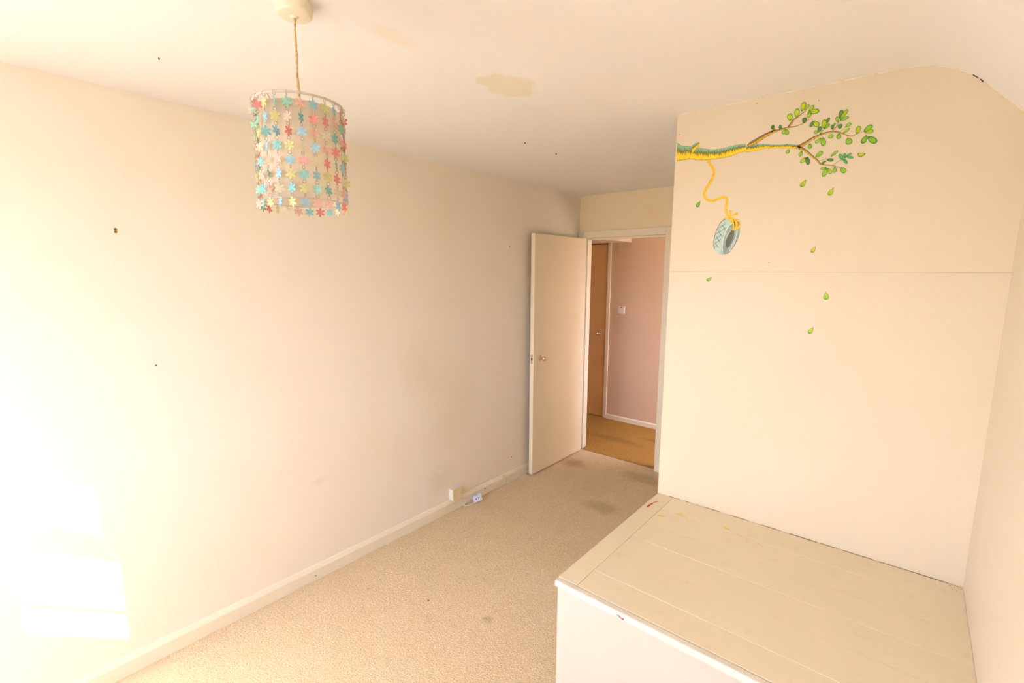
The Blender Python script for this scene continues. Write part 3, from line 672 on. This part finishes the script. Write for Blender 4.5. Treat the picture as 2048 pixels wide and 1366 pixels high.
kn = obj('rope_knot', poly(P1([(1030, 405), (1045, 365), (1090, 345), (1150, 335), (1220, 350), (1320, 385), (1365, 440), (1375, 500), (1340, 555), (1270, 595), (1218, 590), (1228, 510), (1195, 440), (1140, 380), (1085, 362)], ), 5, 3), M_rope, s3)
b = nb()
for L in ([(1255, 420, 22), (1272, 480, 26), (1262, 550, 6)], [(1305, 420, 10), (1345, 455, 20), (1325, 520, 6)], [(1225, 385, 14), (1270, 405, 10)]): join(b, stroke(spine(c1, L), 6, 3))
obj('knot_gap', b, mat('printed_knot_shadow', '#5c5214', .5), kn)
for L in ([(1172, 335, 34), (1180, 270, 32), (1183, 225, 45), (1186, 200, 74)], [(1185, 320, 30), (1240, 292, 30), (1295, 275, 48), (1322, 272, 74)]):
    P = [c1(x, y) for x, y, _ in L]; W_ = [(c1(1200 + w / 2, 280) - c1(1200 - w / 2, 280)).length for *_, w in L]
    obj('frayed_end', stroke(list(zip(P, W_)), 5, 4), M_rope, s3)

# ------------------------------------------------------------------ small things on walls
def wall_plug(y, z, s, lab):
    r = thing('wall_plug', lab, 'wall plug', (0, y, z), 'wall plugs in the long wall')
    for dz in (-.0052 * s, .0052 * s):
        obj('plug_collar', lathe(nb(), [(.0022 * s, -.002), (.0055 * s, -.002), (.0055 * s, .0014), (.0045 * s, .0022), (.0022 * s, .0022), (.0022 * s, -.002)], 14, Matrix.Translation((0, y, z + dz)) @ RX), M_brownplug, r)
        obj('plug_hole', lathe(nb(), [(0, 0), (.0023 * s, 0), (.0023 * s, .0009), (0, .001)], 10, Matrix.Translation((0, y, z + dz)) @ RX), M_dark, r)
wall_plug(.343, 1.859, 1.0, 'brown wall plug with two holes in the sunlit end of the long wall')
wall_plug(2.719, 1.903, .8, 'brown wall plug in the long wall near the top of the open door')
def speck(name, y, z, r, lab):
    tag(obj(name, lathe(nb(), [(0, -.001), (r, -.001), (r, .0012), (r * .6, .002), (0, .0022)], 10, Matrix.Translation((0, y, z)) @ RX), M_dark), lab, 'nail')
speck('nail', .428, 1.311, .0028, 'small grey nail in the long wall above the sun patch')
speck('nail', 2.76, .20, .004, 'small dark nail low on the long wall beside the open door')
def ceil_nail(x, y, r, lab):
    tag(obj('ceiling_nail', lathe(nb(), [(0, H + .001), (r, H + .001), (r, H - .003), (r * .6, H - .006), (0, H - .006)], 10, Matrix.Translation((x, y, 0))), M_dark), lab, 'nail')
ceil_nail(.45, .42, .0022, 'small dark nail in the ceiling left of the lamp')
ceil_nail(.737, 2.269, .004, 'dark screw head in the ceiling before the doorway')
ceil_nail(.744, 1.97, .003, 'tiny nail in the ceiling between the yellowed patch and the doorway')

# telephone outlet box on the skirting
ph = thing('phone_outlet', 'white surface mounted telephone outlet box with shade tinted face just above the skirting', 'outlet', (0, 2.107, .088))
obj('back_box', bxm(.0003, .034, 2.066, 2.148, .089, .170, bev=.002), M_phone_w, ph)
fp = obj('face_plate', bxm(.0342, .044, 2.064, 2.150, .087, .172, bev=.002), M_phone, ph)  # white plate; the yellowish shade on its face is put into the colour
for y in (2.074, 2.140): disc_x(.0438, y, .128, .0032, M_brownplug, 'screw', fp)
b = nb(); box(b, .0438, .0448, 2.098, 2.116, .120, .138, .0004); obj('jack', b, M_phone_w, fp)
# junction block with its cable
jb = thing('junction_block', 'pale blue plastic junction block with two dark holes leaning on the skirting', 'junction block', (.055, 2.30, .004))
T = Matrix.Translation((.055, 2.295, .031)) @ Matrix.Rotation(math.radians(-28), 4, 'Z') @ Matrix.Rotation(math.radians(-22), 4, 'Y') @ Matrix.Rotation(math.radians(14), 4, 'X')
b = nb(); box(b, -.014, .012, -.034, .034, -.026, .022, .003); box(b, -.010, .010, -.028, -.010, .020, .029, .002); box(b, -.010, .010, .008, .030, .020, .029, .002); bmesh.ops.transform(b, matrix=T, verts=b.verts[:]); bl = obj('body', b, M_blue, jb)
for y, z in ((-.012, -.002), (.008, .000)):
    b = lathe(nb(), [(0, 0), (.0042, 0), (.0042, .001), (0, .0012)], 12, T @ Matrix.Translation((.0117, y, z)) @ RX); obj('hole', b, M_dark, bl)
b = nb(); tube(b, smooth_curve([(.060, 2.275, .016), (.064, 2.255, .010), (.060, 2.225, .006), (.046, 2.200, .005), (.032, 2.186, .006), (.024, 2.19, .010), (.021, 2.215, .022), (.021, 2.245, .030), (.024, 2.275, .034)], 6), .0028, 8); obj('cable', b, M_phone_w, jb, smooth=True)
b = nb(); tube(b, smooth_curve([(.030, 2.262, .034), (.026, 2.225, .040), (.022, 2.19, .058), (.020, 2.16, .080), (.020, 2.14, .0865)], 6), .0018, 8); obj('lead', b, M_phone, jb, smooth=True)
# loose cable sagging along the skirting
b = nb(); tube(b, smooth_curve([(.0195, 2.36, .006), (.0195, 2.46, .007), (.0195, 2.55, .018), (.0195, 2.62, .050), (.0155, 2.655, .079), (.0190, 2.664, .060), (.0195, 2.668, .006)], 8), .0024, 8)
tag(obj('telephone_cable', b, M_phone, smooth=True), 'thin cream cable looped over the skirting near the open door', 'cable')

# hall light switch
sw = thing('switch_plate', 'square cream switch plate with a small red light on the hall wall', 'switch', (-.103, YH1, 1.29))
pl = obj('plate', bxm(-.146, -.060, YH1 - .009, YH1 - .0003, 1.250, 1.336, bev=.002), M_phone_w, sw)
b = nb(); box(b, -.113, -.093, YH1 - .013, YH1 - .0085, 1.278, 1.304, .001); obj('rocker', b, M_phone_w, pl)
b = nb(); box(b, -.112, -.096, YH1 - .0102, YH1 - .0085, 1.318, 1.327); obj('neon', b, mat('dark_red_neon', (.16, .02, .015), .3), pl)
for x in (-.137, -.069): obj('screw', lathe(nb(), [(0, 0), (.0032, 0), (.0032, .001), (0, .0014)], 10, Matrix.Translation((x, YH1 - .0088, 1.293)) @ RYn), M_brownplug, pl)
